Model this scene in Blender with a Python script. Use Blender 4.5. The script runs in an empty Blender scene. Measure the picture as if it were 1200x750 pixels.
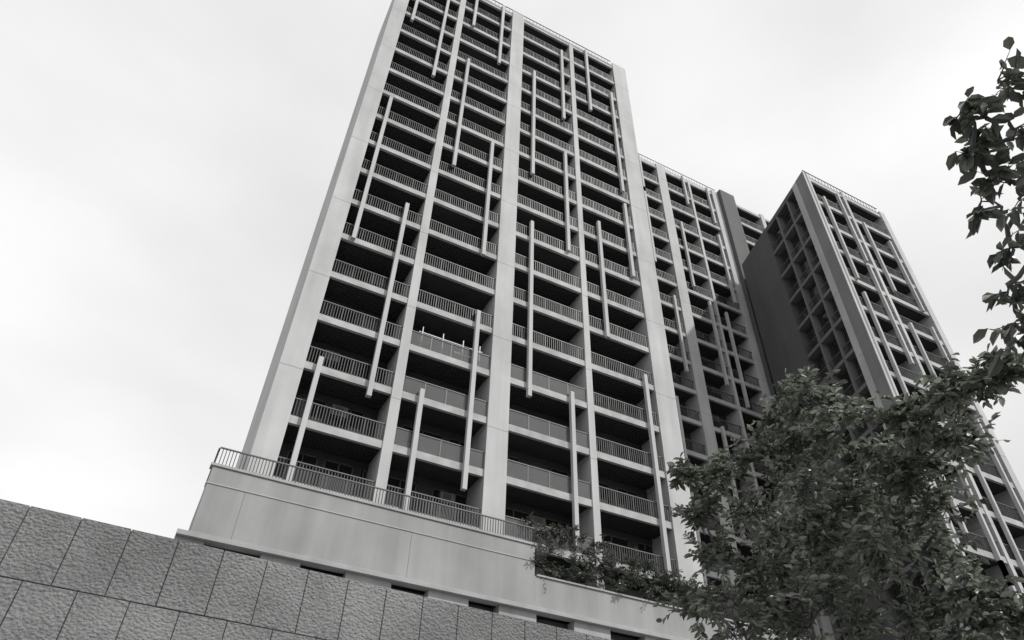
import bpy, math, random
import numpy as np
from mathutils import Vector, Matrix
random.seed(7); rng=np.random.default_rng(11)
scene=bpy.context.scene
scene.view_settings.view_transform='Standard'; scene.view_settings.look='None'; scene.view_settings.exposure=0

# ---------------- materials ----------------
def new_mat(name):
    m=bpy.data.materials.new(name); m.use_nodes=True
    nt=m.node_tree; b=nt.nodes['Principled BSDF']; return m,nt,b
def N(nt,t,**kw):
    n=nt.nodes.new(t)
    for k,v in kw.items(): setattr(n,k,v)
    return n
def plaster(name,base,var=0.15,rough=0.85,streak=True,joint=None,bump=0.15,scale=1.0):
    m,nt,b=new_mat(name); L=nt.links
    tc=N(nt,'ShaderNodeTexCoord'); 
    mp=N(nt,'ShaderNodeMapping'); mp.inputs['Scale'].default_value=(1.4*scale,1.4*scale,0.12*scale if streak else 1.4*scale)
    L.new(tc.outputs['Object'],mp.inputs[0])
    n1=N(nt,'ShaderNodeTexNoise'); n1.inputs['Scale'].default_value=1.0; n1.inputs['Detail'].default_value=6; L.new(mp.outputs[0],n1.inputs[0])
    n2=N(nt,'ShaderNodeTexNoise'); n2.inputs['Scale'].default_value=0.35*scale; n2.inputs['Detail'].default_value=4; L.new(tc.outputs['Object'],n2.inputs[0])
    mx=N(nt,'ShaderNodeMath',operation='ADD'); L.new(n1.outputs[0],mx.inputs[0]); L.new(n2.outputs[0],mx.inputs[1])
    mr=N(nt,'ShaderNodeMapRange'); mr.inputs[1].default_value=0.7; mr.inputs[2].default_value=1.3
    mr.inputs[3].default_value=base*(1-var); mr.inputs[4].default_value=base*(1+var); L.new(mx.outputs[0],mr.inputs[0])
    out=mr.outputs[0]
    if joint:
        pitch,off,wid=joint
        sx=N(nt,'ShaderNodeSeparateXYZ'); L.new(tc.outputs['Object'],sx.inputs[0])
        a=N(nt,'ShaderNodeMath',operation='SUBTRACT'); a.inputs[1].default_value=off; L.new(sx.outputs[2],a.inputs[0])
        f=N(nt,'ShaderNodeMath',operation='FLOORED_MODULO'); f.inputs[1].default_value=pitch; L.new(a.outputs[0],f.inputs[0])
        c=N(nt,'ShaderNodeMath',operation='LESS_THAN'); c.inputs[1].default_value=wid; L.new(f.outputs[0],c.inputs[0])
        s=N(nt,'ShaderNodeMath',operation='MULTIPLY_ADD'); s.inputs[1].default_value=-0.35; s.inputs[2].default_value=1.0; L.new(c.outputs[0],s.inputs[0])
        t=N(nt,'ShaderNodeMath',operation='MULTIPLY'); L.new(out,t.inputs[0]); L.new(s.outputs[0],t.inputs[1]); out=t.outputs[0]
    cb=N(nt,'ShaderNodeCombineColor'); 
    for i in range(3): L.new(out,cb.inputs[i])
    L.new(cb.outputs[0],b.inputs['Base Color'])
    b.inputs['Roughness'].default_value=rough
    n3=N(nt,'ShaderNodeTexNoise'); n3.inputs['Scale'].default_value=18; n3.inputs['Detail'].default_value=5; L.new(tc.outputs['Object'],n3.inputs[0])
    bp=N(nt,'ShaderNodeBump'); bp.inputs['Strength'].default_value=bump; bp.inputs['Distance'].default_value=0.02; L.new(n3.outputs[0],bp.inputs['Height']); L.new(bp.outputs[0],b.inputs['Normal'])
    return m
M_pillar=plaster('painted_concrete',0.45,0.16,joint=(6.58,16.9-0.6,0.06))
M_fin=plaster('fin_paint',0.45,0.10)
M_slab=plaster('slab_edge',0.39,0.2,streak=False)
M_back=plaster('recess_wall',0.04,0.25)  # balcony shade put into the base colour, near-black back walls
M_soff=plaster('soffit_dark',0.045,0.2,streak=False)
M_dark=plaster('side_wall_shade',0.10,0.12,joint=(3.3,0.4,0.03))  # base colour darkened to deepen the shade on the side walls
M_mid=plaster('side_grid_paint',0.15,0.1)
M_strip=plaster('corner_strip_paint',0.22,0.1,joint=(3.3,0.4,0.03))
M_pod=plaster('podium_render',0.29,0.16)
M_pod2=plaster('podium_lower',0.33,0.18)
M_cop=plaster('coping',0.34,0.14,streak=False)
def metal(name,c,r=0.5,met=0.0):
    m,nt,b=new_mat(name); b.inputs['Roughness'].default_value=r; b.inputs['Metallic'].default_value=met
    n=N(nt,'ShaderNodeTexNoise'); n.inputs['Scale'].default_value=3
    mr=N(nt,'ShaderNodeMapRange'); mr.inputs[3].default_value=c*0.8; mr.inputs[4].default_value=c*1.2; nt.links.new(n.outputs[0],mr.inputs[0])
    cb=N(nt,'ShaderNodeCombineColor')
    for i in range(3): nt.links.new(mr.outputs[0],cb.inputs[i])
    nt.links.new(cb.outputs[0],b.inputs['Base Color']); return m
M_rail=metal('railing_metal',0.05)
M_railtop=metal('rail_cap',0.12)
M_frame=metal('window_frame',0.10)
M_white=metal('white_metal',0.6)
M_curt=metal('curtain',0.12,0.9)
M_glass,_,b=new_mat('window_glass'); b.inputs['Base Color'].default_value=(0.02,0.02,0.02,1); b.inputs['Roughness'].default_value=0.08
M_bal,nt,b=new_mat('balustrade_glass'); b.inputs['Base Color'].default_value=(0.16,0.16,0.16,1); b.inputs['Roughness'].default_value=0.12; b.inputs['Alpha'].default_value=0.5

# ---------------- mesh batching ----------------
class MB:
    def __init__(s): s.v=[]; s.f=[]
    def box(s,fr,x0,x1,y0,y1,z0,z1):
        o,d=fr; n=(-d[1],d[0]); k=len(s.v)
        for z in (z0,z1):
            for (x,y) in ((x0,y0),(x1,y0),(x1,y1),(x0,y1)):
                s.v.append((o[0]+d[0]*x+n[0]*y,o[1]+d[1]*x+n[1]*y,z))
        s.f+= [(k,k+3,k+2,k+1),(k+4,k+5,k+6,k+7),(k,k+1,k+5,k+4),(k+1,k+2,k+6,k+5),(k+2,k+3,k+7,k+6),(k+3,k,k+4,k+7)]
    def prism(s,pts,z0,z1):
        k=len(s.v);n=len(pts)
        for z in (z0,z1):
            for p in pts: s.v.append((p[0],p[1],z))
        s.f.append(tuple(k+i for i in reversed(range(n)))); s.f.append(tuple(k+n+i for i in range(n)))
        for i in range(n):
            j=(i+1)%n; s.f.append((k+i,k+j,k+n+j,k+n+i))
    def obj(s,name,mat,parent=None,bevel=0):
        me=bpy.data.meshes.new(name); me.from_pydata(s.v,[],s.f); me.update()
        ob=bpy.data.objects.new(name,me); scene.collection.objects.link(ob); me.materials.append(mat)
        if parent: ob.parent=parent
        if bevel:
            bv=ob.modifiers.new('b','BEVEL'); bv.width=bevel; bv.segments=1
        return ob
def empty(name,loc=(0,0,0)):
    e=bpy.data.objects.new(name,None); scene.collection.objects.link(e); return e

class Tower:
    def __init__(s,name):
        s.root=empty(name); s.parts={}
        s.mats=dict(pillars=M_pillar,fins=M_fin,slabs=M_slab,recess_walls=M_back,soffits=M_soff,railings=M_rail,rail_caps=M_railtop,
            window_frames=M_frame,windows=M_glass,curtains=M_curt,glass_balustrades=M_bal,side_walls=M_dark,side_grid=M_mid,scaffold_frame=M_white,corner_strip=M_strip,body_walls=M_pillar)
    def p(s,k):
        if k not in s.parts: s.parts[k]=MB()
        return s.parts[k]
    def finish(s):
        for k,mb in s.parts.items(): mb.obj(k,s.mats[k],s.root)
    def rail(s,fr,x0,x1,y,z,h=1.05,sp=0.15,glass=False):
        if glass:
            n=max(1,round((x1-x0)/1.3)); w=(x1-x0)/n
            for i in range(n):
                s.p('glass_balustrades').box(fr,x0+i*w+.03,x0+(i+1)*w-.03,y,y+.02,z+.03,z+h-.06)
                s.p('rail_caps').box(fr,x0+i*w-.025,x0+i*w+.025,y-.02,y+.05,z,z+h-.05)
            s.p('rail_caps').box(fr,x0,x1,y-.03,y+.05,z+h-.05,z+h)
        else:
            n=int((x1-x0)/sp)
            for i in range(1,n):
                x=x0+(x1-x0)*i/n; w=.018 if i%8 else .03
                s.p('railings').box(fr,x-w,x+w,y,y+.035,z+.05,z+h-.05)
            s.p('rail_caps').box(fr,x0,x1,y-.02,y+.06,z+h-.05,z+h)
            s.p('railings').box(fr,x0,x1,y,y+.04,z+.03,z+.08)
    def bay(s,fr,x0,x1,z,fh,depth,glass=False,slats=False,slabh=.36,sp=.15,slab='slabs',last=False):
        e=.02
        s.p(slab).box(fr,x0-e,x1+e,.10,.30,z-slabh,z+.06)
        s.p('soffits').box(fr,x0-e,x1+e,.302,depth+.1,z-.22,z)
        if slats:
            k=8
            for i in range(k):
                y=.4+(depth-.5)*i/k
                s.p('railings').box(fr,x0,x1,y,y+.07,z-.30,z-.222)
        if last: return
        s.rail(fr,x0,x1,.16,z+.06,glass=glass,sp=sp)
        x=x0; top=z+fh-.6
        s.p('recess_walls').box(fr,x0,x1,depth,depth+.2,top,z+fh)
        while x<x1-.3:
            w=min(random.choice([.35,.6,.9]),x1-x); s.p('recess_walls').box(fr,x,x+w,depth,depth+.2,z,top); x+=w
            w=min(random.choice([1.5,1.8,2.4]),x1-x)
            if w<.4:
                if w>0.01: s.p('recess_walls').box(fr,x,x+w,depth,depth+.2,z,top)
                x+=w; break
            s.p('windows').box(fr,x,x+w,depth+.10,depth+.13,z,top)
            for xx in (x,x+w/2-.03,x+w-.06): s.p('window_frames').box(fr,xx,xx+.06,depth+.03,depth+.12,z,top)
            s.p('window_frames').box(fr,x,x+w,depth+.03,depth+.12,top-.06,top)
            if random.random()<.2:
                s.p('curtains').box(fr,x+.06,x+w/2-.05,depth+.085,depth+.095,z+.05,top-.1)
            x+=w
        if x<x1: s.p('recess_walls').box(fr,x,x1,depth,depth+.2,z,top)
        if random.random()<.3:
            xa=random.uniform(x0+.3,x1-1.2); s.p('rail_caps').box(fr,xa,xa+.85,depth-.45,depth-.1,z+1.75,z+2.35)
            s.p('railings').box(fr,xa+.15,xa+.6,depth-.46,depth-.45,z+1.83,z+2.27)

# ---------------- tower 1 ----------------
D=30.0; FH=3.29; Z0=16.9; NF=17; ZT=Z0+NF*FH
T=Tower('apartment_tower'); fr=((0,D),(1,0)); dep=2.1
pill=[(1.7,2.9),(7.6,8.15),(13.2,14.5),(19.9,20.35),(25.35,27.0)]
bays=[(2.9,7.6),(8.15,13.2),(14.5,19.9),(20.35,25.35)]
for i,(a,b_) in enumerate(pill):
    T.p('pillars').box(fr,a,b_,0 if i in(0,2,4) else .04,dep+.2,13.5,ZT+.75 if i in (0,2,4) else ZT)
for bi,(a,b_) in enumerate(bays):
    for k in range(NF+1):
        T.bay(fr,a,b_,Z0+k*FH,FH,dep,glass=(k<4 and bi in(1,2) and not(k==0 and bi==1)),slats=(bi in (0,3) or k%3==0),last=(k==NF))
    T.p('slabs').box(fr,a-.02,b_+.02,.06,.3,ZT+.062,ZT+.35)
T.rail(fr,2.85,25.3,.2,ZT+.5,h=.8,sp=.4)
T.p('body_walls').box(fr,1.72,26.9,dep+.21,9.0,13.5,ZT+.3)
fins=[(3.6,.50,.744),(3.6,1.05,1.58),(3.6,2.0,2.37),(6.4,.6955,1.2145),(6.4,1.764,2.28),(9.2,1.417,1.939),(9.2,.49,.743),(9.2,2.15,2.38),(12.1,1.148,1.582),(12.1,.57,.978),(12.1,2.0,2.39),
 (15.75,1.524,2.056),(15.75,.805,1.331),(18.85,1.865,2.285),(18.85,1.279,1.69),(18.7,.52,.85),(21.9,1.99,2.383),(21.75,1.04,1.444),(24.6,1.63,2.166),(24.6,1.282,1.574),(24.55,.5,.967)]
for x,a,b_ in fins:
    T.p('fins').box(fr,x-.125,x+.125,-.16,.098,1.6+D*a,1.6+D*b_)
z=Z0+3*FH
for x in (8.9,10.2,11.5,12.6):
    T.p('scaffold_frame').box(fr,x-.025,x+.025,.45,.5,z-.2,z+1.9)
for zz in (z+1.5,): T.p('scaffold_frame').box(fr,8.7,12.8,.505,.55,zz,zz+.05)
T.p('scaffold_frame').box(fr,11.0,12.7,.56,1.0,z+.9,z+.96)
T.finish()

# ---------------- tower 2 ----------------
T=Tower('apartment_tower'); fr=((28.0,37.5),(1,0)); dep=1.7
W=17.5; Z2=12.0; n2=18; ZT2=Z2+n2*FH
pl=[(0,1.0),(4.6,4.9),(8.3,9.5),(12.9,13.2),(16.6,17.5)]
for i,(a,b_) in enumerate(pl): T.p('pillars').box(fr,a,b_,0 if i%2==0 else .04,dep+.2,8,ZT2+(.5 if i%2==0 else 0))
for j in range(4):
    a=pl[j][1]; b_=pl[j+1][0]
    for k in range(n2+1): T.bay(fr,a,b_,Z2+k*FH,FH,dep,sp=.2,last=(k==n2))
    for q in range(5):
        z=Z2+random.uniform(0,3)+q*13; x=a+random.choice([.9,2.6]); T.p('fins').box(fr,x-.12,x+.12,-.16,.098,z,min(z+random.uniform(9,13),ZT2+.3))
T.rail(fr,0,W,.2,ZT2+.4,h=.8,sp=.4)
T.p('side_walls').box(fr,.02,W-.02,dep+.21,9,8,ZT2+.2)
T.p('side_walls').box(fr,W+.01,W+2.2,-.5,9,8,ZT2+.6)
a0=W+2.21
for (a,b_) in ((a0,a0+.5),(a0+4.6,a0+5.2),(a0+9.2,a0+10)): T.p('pillars').box(fr,a,b_,0,dep+.2,8,ZT2+.4)
for a,b_ in ((a0+.5,a0+4.6),(a0+5.2,a0+9.2)):
    for k in range(n2+1): T.bay(fr,a,b_,Z2+k*FH,FH,dep,sp=.2,last=(k==n2))
T.p('side_walls').box(fr,a0,a0+10,dep+.21,9,8,ZT2+.2)
T.finish()

# ---------------- tower 3 ----------------
T=Tower('apartment_tower')
A=(41.6,24.0); B=(44.9,36.3); ZT3=57.4; n3=16; Z3=ZT3-.5-n3*3.3
fr=(A,(1,0)); dep=1.7
T.p('pillars').prism([(A[0],A[1]),(A[0]+.7,A[1]),(A[0]+.7,A[1]+1.9),(A[0]+.52,A[1]+1.9)],0,ZT3+.004)
for i,(a,b_) in enumerate([(5.0,5.35),(10.2,10.9)]): T.p('pillars').box(fr,a,b_,0 if i!=0 else .04,dep+.2,0,ZT3)
for a,b_ in ((.7,5.0),(5.35,10.2)):
    for k in range(n3+1): T.bay(fr,a,b_,Z3+k*3.3,3.3,dep,sp=.17,last=(k==n3))
    for q in range(4):
        for x in (a+.9,b_-1.0):
            z=Z3+random.uniform(0,6)+q*13; T.p('fins').box(fr,x-.11,x+.11,-.16,.098,z,min(z+random.uniform(7,12),ZT3+.2))
T.rail(fr,.5,10.5,.25,ZT3,h=.8,sp=.4)
dx,dy=A[0]-B[0],A[1]-B[1]; Ls=math.hypot(dx,dy); fs=(B,(dx/Ls,dy/Ls)); 
g0,g1=5.4,11.5
T.p('side_walls').box(fs,0,g0,0,1.0,0,ZT3)
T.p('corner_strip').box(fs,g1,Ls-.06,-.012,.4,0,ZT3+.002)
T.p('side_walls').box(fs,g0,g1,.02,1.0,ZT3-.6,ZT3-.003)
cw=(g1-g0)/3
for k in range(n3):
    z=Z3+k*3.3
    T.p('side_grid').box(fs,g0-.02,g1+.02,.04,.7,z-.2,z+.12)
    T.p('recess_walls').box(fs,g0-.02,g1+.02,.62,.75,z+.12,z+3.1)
    for j in range(3):
        xa=g0+j*cw
        T.p('windows').box(fs,xa+.3,xa+cw-.3,.58,.618,z+.9,z+2.8)
        T.rail(fs,xa+.1,xa+cw-.1,.15,z+.12,h=.9,sp=.2)
for j in range(1,3): T.p('side_grid').box(fs,g0+j*cw-.1,g0+j*cw+.1,.02,.7,0,ZT3-.6)
T.p('side_walls').prism([(A[0]+1.2,A[1]+1.92),(52.4,A[1]+1.92),(55,36.3),(B[0]+1.0,36.2)],0,ZT3-.1)
T.finish()

# ---------------- podium ----------------
pod=empty('parking_podium'); fr=((0,28.8),(1,0))
mb=MB(); mb.box(fr,.35,15.6,0,6,13.15,16.1); mb.box(fr,15.601,60,.05,6,13.15,14.65)
mb.obj('upper_wall',M_pod,pod,.02)
mb=MB(); mb.box(fr,-.1,60,-.22,.3,12.95,13.148); mb.box(fr,.25,15.7,-.06,.4,16.102,16.22); mb.box(fr,15.72,60,-.02,.4,14.652,14.74)
mb.box(fr,.3,15.65,-.03,0.1,15.3,15.36)
mb.obj('copings',M_cop,pod,.01)
mb=MB(); mb.box(fr,-.1,60,.01,30,0,12.1)
x=-.1; 
for w,g in [(1.1,2.2),(1.6,1.9),(2.0,1.7),(1.9,1.5),(1.9,2.0),(2.0,2.0),(2,2),(2,2),(2,2),(2,2),(2,2),(2,2),(2,2)]:
    mb.box(fr,x,x+w,.01,.6,12.101,12.948); x+=w+g
mb.obj('lower_wall',M_pod2,pod)
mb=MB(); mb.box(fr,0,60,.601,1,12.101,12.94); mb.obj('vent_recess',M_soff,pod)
mb=MB()
for x in (1.9,9.3): mb.box(fr,x,x+.02,-.004,.02,13.15,15.3)
mb.obj('joints',M_mid,pod)
TT=Tower('podium_railing'); TT.root.parent=pod; TT.rail(fr,.4,15.6,.1,16.22,h=.85,sp=.14)
TT.rail((( .4,28.9),(0,1)),.1,4,0,16.22,h=.85,sp=.14); TT.finish()
mb=MB(); mb.box(fr,.36,60,6.0,32,12.5,14.5); mb.obj('deck',M_pod,pod)

# ---------------- foreground wall ----------------
def wall_mat():
    m,nt,b=new_mat('split_face_concrete'); L=nt.links
    tc=N(nt,'ShaderNodeTexCoord')
    mp=N(nt,'ShaderNodeMapping'); mp.inputs['Scale'].default_value=(1.0,1.0,1.5); L.new(tc.outputs['Object'],mp.inputs[0])
    dn=N(nt,'ShaderNodeTexNoise'); dn.inputs['Scale'].default_value=9; L.new(tc.outputs['Object'],dn.inputs[0])
    dm=N(nt,'ShaderNodeMix'); dm.data_type='RGBA'; dm.inputs['Factor'].default_value=.06; L.new(mp.outputs[0],dm.inputs[6]); L.new(dn.outputs['Color'],dm.inputs[7])
    v=N(nt,'ShaderNodeTexVoronoi'); v.inputs['Scale'].default_value=27; L.new(dm.outputs[2],v.inputs[0])
    n=N(nt,'ShaderNodeTexNoise'); n.inputs['Scale'].default_value=48; n.inputs['Detail'].default_value=7; n.inputs['Roughness'].default_value=.7; L.new(tc.outputs['Object'],n.inputs[0])
    n2=N(nt,'ShaderNodeTexNoise'); n2.inputs['Scale'].default_value=1.2; n2.inputs['Detail'].default_value=5; L.new(tc.outputs['Object'],n2.inputs[0])
    a=N(nt,'ShaderNodeMath',operation='MULTIPLY_ADD'); L.new(n2.outputs[0],a.inputs[0]); a.inputs[1].default_value=.7; L.new(n.outputs[0],a.inputs[2])
    mr=N(nt,'ShaderNodeMapRange'); mr.inputs[1].default_value=.6; mr.inputs[2].default_value=1.1; mr.inputs[3].default_value=.10; mr.inputs[4].default_value=.28; L.new(a.outputs[0],mr.inputs[0])
    cb=N(nt,'ShaderNodeCombineColor')
    for i in range(3): L.new(mr.outputs[0],cb.inputs[i])
    L.new(cb.outputs[0],b.inputs['Base Color']); b.inputs['Roughness'].default_value=.95
    h=N(nt,'ShaderNodeMath',operation='MULTIPLY_ADD'); L.new(v.outputs['Distance'],h.inputs[0]); h.inputs[1].default_value=-.8; 
    h2=N(nt,'ShaderNodeMath',operation='MULTIPLY'); L.new(n.outputs[0],h2.inputs[0]); h2.inputs[1].default_value=.8; L.new(h2.outputs[0],h.inputs[2])
    bp=N(nt,'ShaderNodeBump'); bp.inputs['Strength'].default_value=.8; bp.inputs['Distance'].default_value=.024; L.new(h.outputs[0],bp.inputs['Height']); L.new(bp.outputs[0],b.inputs['Normal'])
    return m
M_wall=wall_mat(); M_joint=plaster('mortar',.10,.1,streak=False)
wl=empty('concrete_wall'); an=math.radians(2.6); fw=((-1.47,7.0),(math.cos(an),math.sin(an)))
zt=4.35; mb=MB(); 
for r in range(7):
    z1=zt-r*.62; z0=max(0,z1-.612); off=.0 if r%2==0 else .21; x=-9+off
    while x<16:
        w=.42; j=random.uniform(-.004,.004)
        mb.box(fw,x,x+w-.008,j,.25,z0,z1); x+=w
mb.obj('blocks',M_wall,wl,.004)
mb=MB(); mb.box(fw,-9,16.3,.015,.24,0,zt-.01); mb.obj('core',M_joint,wl)

# ---------------- ground ----------------
def sheet(name,x0,x1,y0,y1,z,mat):
    mb=MB(); mb.v=[(x0,y0,z),(x1,y0,z),(x1,y1,z),(x0,y1,z)]; mb.f=[(0,1,2,3)]; return mb.obj(name,mat)
sheet('ground',-1500,1500,-1500,1500,0,plaster('soil',.16,.3,streak=False))
sheet('road',-300,300,-9,-1.6,.004,plaster('asphalt',.05,.3,streak=False,scale=2))
mb=MB()
for k in range(-40,40):
    y=-5.35; mb.v+=[(k*6,y,.008),(k*6+3,y,.008),(k*6+3,y+.12,.008),(k*6,y+.12,.008)]; q=len(mb.v); mb.f.append((q-4,q-3,q-2,q-1))
mb.obj('road_marking',plaster('road_paint',.7,.1,streak=False))
mb=MB(); mb.box(((0,0),(1,0)),-60,60,-1.6,6.2,0.002,.13); mb.obj('pavement',plaster('paving',.25,.15,streak=False,scale=3),None,.01)

# ---------------- foliage ----------------
def leaf_mat(name,lo,hi,tr_=.3):
    m,nt,b=new_mat(name); L=nt.links
    g=N(nt,'ShaderNodeNewGeometry')
    mr=N(nt,'ShaderNodeValToRGB'); mr.color_ramp.elements[0].color=(lo*.96,lo*1.06,lo*.85,1); mr.color_ramp.elements[1].color=(hi*.96,hi*1.06,hi*.85,1)
    L.new(g.outputs['Random Per Island'],mr.inputs[0]); L.new(mr.outputs[0],b.inputs['Base Color'])
    b.inputs['Roughness'].default_value=.34
    tr=N(nt,'ShaderNodeBsdfTranslucent'); L.new(mr.outputs[0],tr.inputs[0])
    ms=N(nt,'ShaderNodeMixShader'); ms.inputs[0].default_value=tr_; L.new(b.outputs[0],ms.inputs[1]); L.new(tr.outputs[0],ms.inputs[2])
    L.new(ms.outputs[0],nt.nodes['Material Output'].inputs[0]); return m
M_leaf=leaf_mat('leaves',.06,.30,.36); M_leafd=leaf_mat('leaves_dark',.06,.15,.35); M_shrub=leaf_mat('shrub_leaves',.05,.15)
M_bark=plaster('bark',.09,.35,scale=6,bump=.6)
def leaves_mesh(P,Dr,Nr,Ls,Wr,name,mat,parent):
    n=len(P); Dr/=np.linalg.norm(Dr,axis=1)[:,None]; S=np.cross(Dr,Nr); S/=np.linalg.norm(S,axis=1)[:,None]; U=np.cross(S,Dr)
    l=Ls[:,None]; w=l*Wr; c=U*l*.10
    V=np.stack([P,P+Dr*l*.3+S*w*.5+c,P+Dr*l*.68+S*w*.42+c,P+Dr*l-U*l*.06,P+Dr*l*.68-S*w*.42+c,P+Dr*l*.3-S*w*.5+c],axis=1).reshape(-1,3)
    b=(np.arange(n)*6)[:,None]; F=np.concatenate([b+np.array([0,1,2,3]),b+np.array([0,3,4,5])],axis=1).reshape(-1,4)
    me=bpy.data.meshes.new(name); me.from_pydata(V.tolist(),[],F.tolist()); me.materials.append(mat)
    ob=bpy.data.objects.new(name,me); scene.collection.objects.link(ob); ob.parent=parent; return ob
def tube(mb,pts,rad,seg=6):
    k0=len(mb.v)
    for i,p in enumerate(pts):
        p=Vector(p); a=Vector(pts[max(0,i-1)]); c=Vector(pts[min(len(pts)-1,i+1)]); t=(c-a).normalized()
        s=t.cross(Vector((.3,.2,1))).normalized() if abs(t.z)<.95 else t.cross(Vector((1,0,0))).normalized(); u=t.cross(s)
        for j in range(seg):
            an=2*math.pi*j/seg; mb.v.append(tuple(p+(s*math.cos(an)+u*math.sin(an))*rad[i]))
    for i in range(len(pts)-1):
        for j in range(seg):
            a=k0+i*seg+j; b=k0+i*seg+(j+1)%seg; mb.f.append((a,b,b+seg,a+seg))
def curve(p0,p1,n,jit,sag=0):
    p0=np.array(p0,float);p1=np.array(p1,float); L=np.linalg.norm(p1-p0); out=[]
    j=np.zeros(3)
    for i in range(n+1):
        t=i/n; j=j+rng.normal(0,jit*L/n,3) if 0<i<n else j*0
        out.append(p0+(p1-p0)*t+j+np.array([0,0,sag*L*math.sin(math.pi*t)]))
    return out
def make_tree(name,base,fork,trad,clusters,leaf,tw,lv,mat,lrad=.03,droop=.0,wr=.45):
    root=empty(name); mb=MB()
    tp=curve(base,fork,6,.12); tube(mb,tp,[trad*(1-.45*i/6) for i in range(7)],10)
    P=[];Dn=[];Nn=[];Ls=[]
    nodes=[np.array(fork,float)]
    for c in sorted(clusters,key=lambda c:np.linalg.norm(np.array(c[:3])-np.array(fork))):
        c0=np.array(c[:3],float); r=c[3]
        cand=min(nodes,key=lambda q:np.linalg.norm(q-c0)+.35*np.linalg.norm(q-np.array(fork)) + (5 if q[2]>c0[2]+.5 else 0))
        path=curve(cand,c0,6,.25,.04); L=np.linalg.norm(c0-cand)
        r0=lrad*(.45+.25*min(L,2.5)); tube(mb,path,[r0*(1-.75*i/6) for i in range(7)],6)
        nodes+= [path[3],path[5],c0]
        for t in range(int(tw*c[4] if len(c)>4 else tw)):
            d=rng.normal(0,1,3); d[2]=d[2]*.7+.25-droop; d/=np.linalg.norm(d); ln=r*rng.uniform(.5,1.2)
            st=path[random.choice([4,5,6])] if random.random()<.5 else c0
            tp=curve(st,c0+d*ln,4,.2,.05-droop*.1); tube(mb,tp,[lrad*.16,lrad*.14,lrad*.11,lrad*.08,lrad*.05],3)
            for q in range(lv):
                u=.2+.8*(q+rng.uniform(0,1))/lv; i=min(3,int(u*4)); f=u*4-i; p=tp[i]*(1-f)+tp[i+1]*f
                td=(tp[i+1]-tp[i]); td/=np.linalg.norm(td)+1e-6
                sd=np.cross(td,[0,0,1]); sd/=np.linalg.norm(sd)+1e-6; sd*= (1 if q%2 else -1)
                P.append(p); Dn.append(td*.6+sd*.9+rng.normal(0,.35,3)+np.array([0,0,-.25-droop])); Nn.append(np.array([0,0,1.])+rng.normal(0,.75,3)); Ls.append(leaf*rng.uniform(.6,1.2))
    mb.obj('trunk_and_limbs',M_bark,root)
    leaves_mesh(np.array(P),np.array(Dn),np.array(Nn),np.array(Ls),wr,'leaves',mat,root)
    return root
# crown clusters (x, y, z, radius) in metres
CB=[(5.01,3.69,5.60,.33),(5.15,4.22,5.66,.33),(4.97,3.45,5.12,.34),(4.89,4.48,5.31,.36),(4.50,4.59,5.06,.28),(4.39,4.76,4.75,.26),(5.58,3.58,5.10,.34),(5.19,2.86,4.94,.26),(5.10,2.48,4.98,.27),(5.13,2.20,4.93,.22),(5.46,2.78,4.77,.32),(5.84,3.60,4.87,.4),(4.87,3.94,4.73,.38),(5.12,4.85,4.93,.4),(4.53,4.85,4.39,.34),(5.85,4.24,4.80,.42),(5.70,3.34,4.47,.36),(4.78,4.57,4.18,.38),(5.52,4.51,4.24,.42),(5.39,3.73,4.06,.38),(6.02,3.60,4.26,.36),(4.62,5.25,4.02,.34),(5.19,4.07,3.63,.4),(5.21,4.76,3.83,.4),(4.61,4.84,3.67,.38),(5.75,3.79,3.72,.38),(5.79,4.50,5.69,.3),(6.15,4.27,5.18,.34),(5.66,4.96,4.86,.4),(4.95,3.44,4.03,.36),(5.82,3.37,3.55,.32),(5.08,2.03,4.92,.16),(4.19,4.73,5.05,.16),
 (5.72,3.36,3.83,.34),(5.87,3.15,3.55,.32),(6.0,3.1,3.45,.3),(5.6,3.5,3.5,.36),(5.35,4.2,4.55,.42),(5.1,4.3,4.4,.42),(5.55,3.95,4.9,.4),(5.0,4.2,5.2,.36),(5.9,3.9,4.5,.36),(4.85,4.6,3.9,.4),(5.05,4.2,3.95,.4),(5.1,3.95,5.35,.34),(5.4,3.3,4.7,.3),
 (5.15,3.9,5.85,.26),(5.35,3.75,5.5,.3),(5.3,2.65,5.15,.22),(5.25,3.0,5.1,.24),(5.6,3.2,4.9,.3),(5.95,2.95,3.4,.3),(6.1,2.85,3.5,.26)]
CS=[(2.17,.41,4.06,.11),(2.27,.37,4.11,.12),(2.13,.51,3.93,.1),(2.23,.63,3.95,.08),(2.25,.63,3.79,.11),(2.42,.75,3.87,.08),(2.29,.48,3.93,.13),(2.31,.59,3.73,.12),(2.47,.77,3.64,.10),(2.45,.84,3.49,.12),(2.59,.91,3.43,.12),(2.53,.94,3.32,.08),(2.42,.43,3.95,.2),(2.42,.57,3.61,.16),(2.70,.80,3.51,.2),(2.49,.26,4.19,.22),(2.10,.55,3.98,.07),(2.13,.60,3.85,.07)]
make_tree('street_tree',(5.5,4.2,.1),(5.45,4.15,3.0),.10,CB,.088,21,15,M_leaf,.032)
make_tree('street_tree',(3.9,0.0,.1),(3.3,.35,2.9),.08,CS,.078,4,6,M_leafd,.022,droop=.45,wr=.5)
# podium shrubs
cl=[]
for i in range(40):
    x=15.9+i*.4; cl.append((x,29.3+random.uniform(-.5,.4),15.0+random.uniform(0,1.3),random.uniform(.45,.9)))
for i in range(14): cl.append((15.9+i*.35,29.7,16.0+random.uniform(0,2.0),.5,.6))
for i in range(7): cl.append((21.5+i*.7,29.5,16.2+random.uniform(0,.8),.7))
make_tree('planter_shrub',(20,29.7,14.4),(20,29.7,14.8),.08,cl,.20,13,12,M_shrub,.04)

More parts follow.
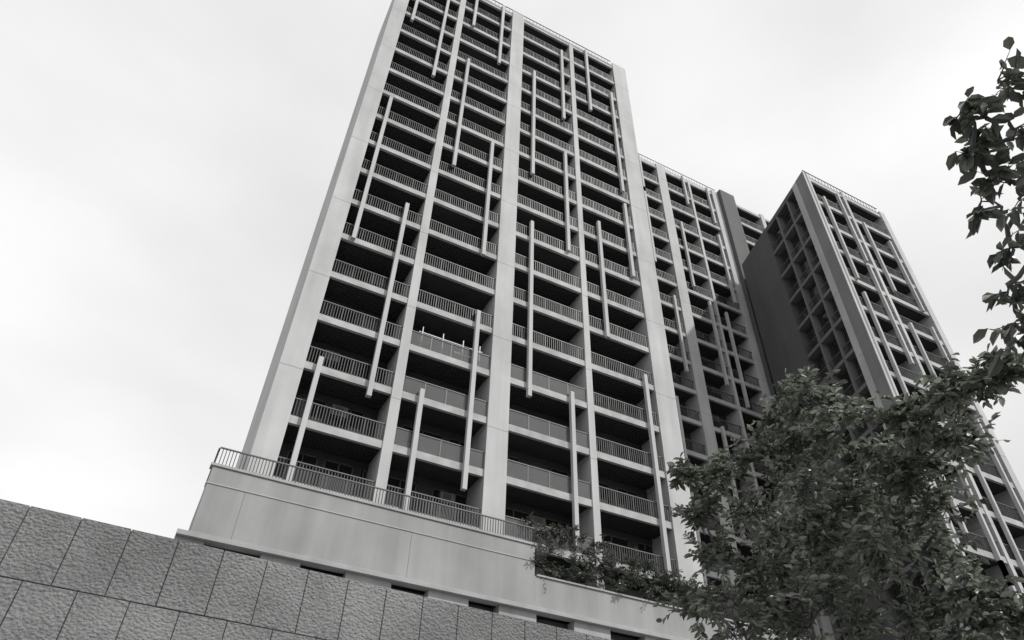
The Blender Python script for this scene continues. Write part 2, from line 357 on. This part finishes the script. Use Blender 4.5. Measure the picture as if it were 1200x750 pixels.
# ---------------- sky & sun ----------------
sd=Vector((.40,-.62,.80)).normalized()
el=math.asin(sd.z); az=math.atan2(sd.x,sd.y)
w=bpy.data.worlds.new('World'); scene.world=w; w.use_nodes=True; nt=w.node_tree; L=nt.links
bg=nt.nodes['Background']
sk=N(nt,'ShaderNodeTexSky'); sk.sky_type='NISHITA'; sk.sun_disc=False; sk.sun_elevation=el; sk.sun_rotation=az; sk.air_density=1.0; sk.dust_density=4
hs=N(nt,'ShaderNodeHueSaturation'); hs.inputs['Saturation'].default_value=.04; L.new(sk.outputs[0],hs.inputs['Color'])
tc=N(nt,'ShaderNodeTexCoord'); mp=N(nt,'ShaderNodeMapping'); mp.inputs['Scale'].default_value=(1,1,2.2); L.new(tc.outputs['Generated'],mp.inputs[0])
nz=N(nt,'ShaderNodeTexNoise'); nz.inputs['Scale'].default_value=1.6; nz.inputs['Detail'].default_value=5; nz.inputs['Roughness'].default_value=.45; L.new(mp.outputs[0],nz.inputs[0])
cr=N(nt,'ShaderNodeMapRange'); cr.inputs[1].default_value=.3; cr.inputs[2].default_value=.7; cr.inputs[3].default_value=7.9; cr.inputs[4].default_value=11.2; L.new(nz.outputs[0],cr.inputs[0])
cc=N(nt,'ShaderNodeCombineColor')
for i in range(3): L.new(cr.outputs[0],cc.inputs[i])
mx=N(nt,'ShaderNodeMix'); mx.data_type='RGBA'; mx.inputs['Factor'].default_value=.88; L.new(hs.outputs[0],mx.inputs[6]); L.new(cc.outputs[0],mx.inputs[7])
L.new(mx.outputs[2],bg.inputs[0]); bg.inputs[1].default_value=.10
sl=bpy.data.lights.new('sun','SUN'); sl.energy=3.0; sl.angle=math.radians(1.2); sl.color=(1,.99,.975)
so=bpy.data.objects.new('sun',sl); scene.collection.objects.link(so); so.rotation_euler=(-sd).to_track_quat('-Z','Y').to_euler()

R=Vector((.8889,-.4572,.0292)).normalized(); Fd=Vector((.3240,.6727,.6652)); Fd=(Fd-R*Fd.dot(R)).normalized(); U=R.cross(Fd)
cam=bpy.data.cameras.new('camera'); co=bpy.data.objects.new('camera',cam); scene.collection.objects.link(co)
cam.sensor_width=36; cam.lens=24.63; cam.clip_end=5000; cam.clip_start=.05
co.matrix_world=Matrix((( R.x,U.x,-Fd.x,0),(R.y,U.y,-Fd.y,0),(R.z,U.z,-Fd.z,1.6),(0,0,0,1)))
scene.camera=co
